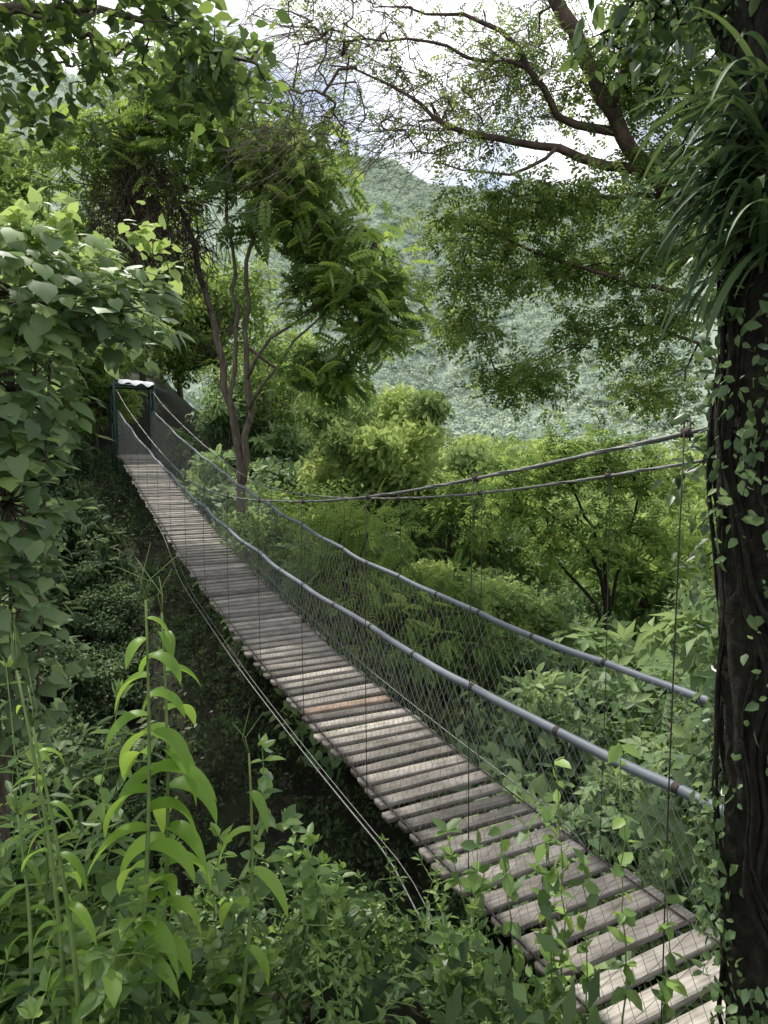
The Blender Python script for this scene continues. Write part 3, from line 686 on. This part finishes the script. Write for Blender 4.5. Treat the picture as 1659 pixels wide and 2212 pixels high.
g = G(); r = np.random.default_rng(61)
yy = r.uniform(105, 400, 1300); xx = r.uniform(-.2, .6, 1300) * yy
def canopy(g, xx, yy, R0, per, lf, tv=.35, jn=.3):
    n_ = len(xx); Rr = R0 * r.uniform(.5, 1.4, n_); zc = Hh(xx, yy) + Rr * .7
    d = nrmz(r.normal(size=(n_, per, 3))); d[..., 2] = np.abs(d[..., 2]) * 1.1 - .2
    P = np.stack([xx, yy, zc], -1)[:, None] + d * Rr[:, None, None] * A_([1, 1, .75]) * r.uniform(.75, 1.08, (n_, per, 1))
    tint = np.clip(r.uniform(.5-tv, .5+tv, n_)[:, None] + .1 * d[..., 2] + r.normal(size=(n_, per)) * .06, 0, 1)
    P = P.reshape(-1, 3); dd = d.reshape(-1, 3)
    t1 = nrmz(np.cross(dd, r.normal(size=dd.shape)))
    s_ = np.repeat(Rr, per) * lf
    g.leaves(LEAFQ, P - t1 * s_[:, None] * .5, t1, dd * .8 + A_([0,0,.4]) + r.normal(size=dd.shape) * jn, s_, tint.ravel(), 1.8)
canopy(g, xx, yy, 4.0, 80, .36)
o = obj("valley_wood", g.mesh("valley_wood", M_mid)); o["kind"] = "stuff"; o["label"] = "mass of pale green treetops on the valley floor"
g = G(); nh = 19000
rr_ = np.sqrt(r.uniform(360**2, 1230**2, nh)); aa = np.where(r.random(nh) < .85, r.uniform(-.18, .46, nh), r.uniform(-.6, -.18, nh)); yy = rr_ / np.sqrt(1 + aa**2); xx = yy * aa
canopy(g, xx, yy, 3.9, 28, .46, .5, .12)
o = obj("hillside_forest", g.mesh("hillside_forest", M_hill_haze)); o["kind"] = "stuff"; o["label"] = "green forest on the distant hillside, haze put into its colour"

g = G(); r = np.random.default_rng(71); n_ = 34000
s_ = r.uniform(-3, 22, n_); t_ = r.uniform(-7, 8, n_); P = C0 + D*s_[:, None] + Nn*t_[:, None]
keep = np.sin(P[:, 0]*1.3 + 2*np.sin(P[:, 1]*.9)) + r.normal(size=n_)*.8 > -.5
keep &= ~((np.abs(t_) < 1.0) & (s_ < 1))
keep &= ~((t_ < 0) & (t_ > -3.2) & (s_ < 5.5) & (r.random(n_) < .6))
P = P[keep]; P[:, 2] = Hh(P[:, 0], P[:, 1]) + r.uniform(0, .4, len(P))
g.leaves(TUFT, P, A_([0, 0, 1.0]) + r.normal(size=P.shape)*.5, r.normal(size=P.shape), r.uniform(.06, .2, len(P)), r.uniform(.0, .8, len(P)))
o = obj("ground_cover", g.mesh("ground_cover", M_gully_shade)); o["kind"] = "stuff"; o["label"] = "low leafy ground cover on the ravine floor"

# ------------------------------------------------------------------ near plants
def weed_tpl(seed, Hh_=.8, lf=.085, wid=1.0, tpl=LEAF):
    rng = np.random.default_rng(seed); gs = G(); gl = G()
    for k in range(rng.integers(2, 5)):
        a = rng.uniform(0, 6.28); h = Hh_ * rng.uniform(.6, 1.1); lean = rng.uniform(.1, .4)
        u = np.linspace(0, 1, 9); P = np.stack([math.cos(a)*lean*u**1.5*h, math.sin(a)*lean*u**1.5*h, h*u], -1) + rng.normal(size=(9,3))*.008
        gs.tube(P, .005*(1-u*.7), 5)
        nn = int(h / .055)
        for j in range(nn):
            uu = .2 + .8*j/nn; p = A_([np.interp(uu, u, P[:, c]) for c in range(3)])
            for q in (0, 1):
                b = a + j*1.57 + q*math.pi + rng.normal()*.3; dv = A_([math.cos(b), math.sin(b), rng.uniform(-.1,.5)])
                if rng.random() < .35 and uu < .85:
                    e_ = p + dv*rng.uniform(.08,.16); gs.tube([p, e_], [.003,.0015], 4, cap=False)
                    m = 5; PP = p + (e_-p)*rng.uniform(.3,1.1,(m,1)); gl.leaves(tpl, PP, dv + rng.normal(size=(m,3))*.6, A_([0,0,1.]) + rng.normal(size=(m,3))*.3, lf*rng.uniform(.5,.95,m), rng.uniform(.1,.8,m), wid)
                else:
                    gl.leaves(tpl, p[None], dv[None] + A_([0,0,-.2]), A_([[0,0,1.]]) + rng.normal(size=(1,3))*.25, lf*rng.uniform(.7,1.3)*(1.1-.4*uu), rng.uniform(.15,.9), wid)
        gl.leaves(tpl, np.repeat(P[-1:], 5, 0), rng.normal(size=(5,3)) + A_([0,0,1.]), rng.normal(size=(5,3)), lf*.6, rng.uniform(.5,1,5), wid)
    return gs.mesh("stem", M_stem, True), gl.mesh("foliage", M_weed)
WD = [weed_tpl(300, .8, .085, 1.1), weed_tpl(301, .7, .07, 1.3), weed_tpl(302, .9, .14, 1.0), weed_tpl(303, .6, .1, 1.0, HEART), weed_tpl(304, .85, .07, .7), weed_tpl(305, .5, .12, 1.3), weed_tpl(306, .7, .16, 1.2), weed_tpl(307, .9, .11, .6)]
placed = []; cnt = 0
for _ in range(4000):
    y = R.uniform(1.3, 3.1); x = R.uniform(-.66, .42) * y - .1; s_, t_ = st_of(x, y)
    if t_ > -1.0: continue
    if not try_place(x, y, .17): continue
    px = x / y
    sc = R.uniform(.6, 1.15) * (1.0 if px < -.45 else .66)
    if y < 1.9: sc *= .8
    if px > 0: sc *= .88
    place("weed_plant", "bushy green weed with small pointed leaves on the bank", "plant", "weeds on the bank", WD[R.integers(8)], x, y, sc, R.uniform(0, 6.28), 0, ("stem", "foliage")); cnt += 1
    if cnt > 135: break
for (x, y, sc) in [(.6,2.35,.95),(.45,2.4,.75),(-.5,2.3,1.15),(.75,2.1,.9),(-.35,2.2,1.0),(-1.15,2.2,1.3),(-1.2,2.5,1.3),(.25,2.5,.7)]:
    place("weed_plant", "tall leafy weed standing at the edge of the deck", "plant", "weeds on the bank", WD[int(R.choice([0,1,4,7]))], x, y, sc, R.uniform(0, 6.28), 0, ("stem", "foliage"))
def sprig(pts, nl, lf, seed):
    rng = np.random.default_rng(seed); gs = G(); gl = G(); P = resample(pts, .08); P[1:] += rng.normal(size=P[1:].shape)*.006
    gs.tube(P, np.linspace(.005, .0015, len(P)), 5)
    ii = rng.integers(len(P)//4, len(P), nl); q = P[ii]
    gl.leaves(LEAF, q, rng.normal(size=(nl,3)) + A_([0,0,-.1]), A_([0,0,1.]) + rng.normal(size=(nl,3))*.4, lf*rng.uniform(.5,1.2,nl), rng.uniform(.2,.95,nl), 1.25)
    e = bpy.data.objects.new("creeper_sprig", None); COL.objects.link(e); e.location = pts[0]
    top(e, "thin leafy creeper stem reaching up beside the deck edge", "plant", "creepers beside the deck")
    for nm, gg, mt in (("stem", gs, M_stem), ("foliage", gl, M_weed)):
        o = bpy.data.objects.new(nm, gg.mesh(nm, mt)); COL.objects.link(o); o.parent = e; o.matrix_parent_inverse = Matrix.Translation(-Vector(pts[0]))
for k, (x0, y0, x1, y1, z1) in enumerate([(.62,2.35,.66,2.5,-1.15),(.7,2.2,.55,2.45,-1.4),(.78,2.15,.82,2.3,-1.0),(.4,2.45,.25,2.6,-1.5),(.85,2.0,.93,2.15,-1.3),(.55,2.3,.6,2.4,-1.35),(.66,2.25,.74,2.4,-1.5),(.5,2.4,.45,2.55,-1.45),(.3,2.5,.38,2.65,-1.6)]):
    z0 = float(Hh(x0, y0)); sprig([(x0,y0,z0-.03),((x0+x1)/2+.04,(y0+y1)/2,(z0+z1)/2),(x1,y1,z1)], 44, .072, 500+k)

def cane(base, tip, nleaf, LL, WW, seed):
    rng = np.random.default_rng(seed); gs = G(); gl = G(); b = A_(base); t = A_(tip)
    u = np.linspace(0, 1, 14)[:, None]; P = b + (t-b)*u + A_([.04,0,0])*np.sin(u*math.pi)
    gs.tube(P, .0085*(1-.8*u[:, 0])+.0015, 7)
    for j in range(nleaf):
        uu = .3 + .7*j/nleaf; p = b + (t-b)*uu + A_([.04,0,0])*math.sin(uu*math.pi)
        side = 1 if j % 2 else -1; az = rng.normal()*.6 + (0 if side > 0 else math.pi)
        el = rng.uniform(.0,.5); d = A_([math.cos(az)*math.cos(el), math.sin(az)*math.cos(el), math.sin(el)])
        sz = math.sin(min(1, .35 + uu*.8)*math.pi*.5) * (1 - .5*max(0, uu-.75)/.25) * rng.uniform(.8,1.15)
        gl.ribbon(p, d, LL*sz, WW*sz, rng.uniform(1.6,3.0), rng.uniform(.2,.85), 12, .2,
                  prof=lambda v: max(.02, (math.sin(math.pi*min(1,(v*.97+.03))**.62))**.8) if v < 1 else .02, twist=rng.normal()*.5)
    for q in range(3):
        gs.tube([t, t + A_([rng.normal()*.01, 0, .05]), t + A_([rng.normal()*.04, rng.normal()*.02, .1+.03*q])], [.002,.0015,.0006], 4)
    e = bpy.data.objects.new("wild_cane", None); COL.objects.link(e); e.location = base
    top(e, "tall green cane stem with long drooping lance-shaped leaves", "plant", "canes on the bank")
    for nm, gg, mt in (("stem", gs, M_stem), ("foliage", gl, M_cane)):
        o = bpy.data.objects.new(nm, gg.mesh(nm, mt, True)); COL.objects.link(o); o.parent = e; o.matrix_parent_inverse = Matrix.Translation(-Vector(base))
cane((-.76,1.8,-1.95), (-.655,1.85,-.40), 20, .2, .068, 1)
cane((-.72,1.9,-1.95), (-.645,1.95,-.46), 18, .21, .075, 2)
cane((-.82,1.7,-1.9), (-.93,1.75,-.72), 12, .14, .03, 3)
cane((-.5,2.0,-2.0), (-.43,2.1,-.95), 6, .2, .05, 5)
cane((-1.05,1.8,-1.95), (-1.12,2.0,-1.1), 9, .15, .03, 6)
cane((-.88,1.75,-1.9), (-1.02,1.85,-.6), 9, .12, .022, 9)

# ------------------------------------------------------------------ sky, sun, camera
el = math.radians(60); az = math.radians(-30)
w = bpy.data.worlds.new("World"); scene.world = w; w.use_nodes = True; nt = w.node_tree; L = nt.links.new
bg = nt.nodes["Background"]; bg.inputs[1].default_value = .15
sky = nt.nodes.new("ShaderNodeTexSky"); sky.sky_type = 'NISHITA'; sky.sun_disc = False; sky.sun_elevation = el; sky.sun_rotation = az
tc = N(nt, "ShaderNodeTexCoord"); no = N(nt, "ShaderNodeTexNoise", Scale=2.6, Detail=6.0, Roughness=.6); L(tc.outputs["Generated"], no.inputs["Vector"])
rp = ramp(nt, no.outputs["Fac"], [(.38, (0,0,0)), (.55, (1,1,1))])
n2 = N(nt, "ShaderNodeTexNoise", Scale=5.0, Detail=6.0); L(tc.outputs["Generated"], n2.inputs["Vector"])
cc = ramp(nt, n2.outputs["Fac"], [(.38, (5.2,5.4,5.8)), (.62, (12.8,12.9,13.0))])
mx = N(nt, "ShaderNodeMixRGB"); L(rp.outputs[0], mx.inputs[0]); L(sky.outputs[0], mx.inputs[1]); L(cc.outputs[0], mx.inputs[2]); L(mx.outputs[0], bg.inputs[0])
sun = bpy.data.lights.new("sun", 'SUN'); sun.energy = 5.0; sun.angle = math.radians(3); sun.color = (1, .96, .88)
so = bpy.data.objects.new("sun", sun); COL.objects.link(so)
so.rotation_euler = Vector((math.sin(az)*math.cos(el), math.cos(az)*math.cos(el), math.sin(el))).to_track_quat('Z', 'Y').to_euler()
cam = bpy.data.cameras.new("camera"); cam.sensor_fit = 'VERTICAL'; cam.sensor_height = 36; cam.lens = 24; cam.clip_end = 5000; cam.clip_start = .05
co = bpy.data.objects.new("camera", cam); COL.objects.link(co); co.rotation_euler = (math.radians(90 - 4.9), 0, 0); scene.camera = co
scene.view_settings.view_transform = 'Standard'; scene.view_settings.look = 'None'; scene.view_settings.exposure = 0
print("faces", sum(len(m.polygons) for m in bpy.data.meshes))
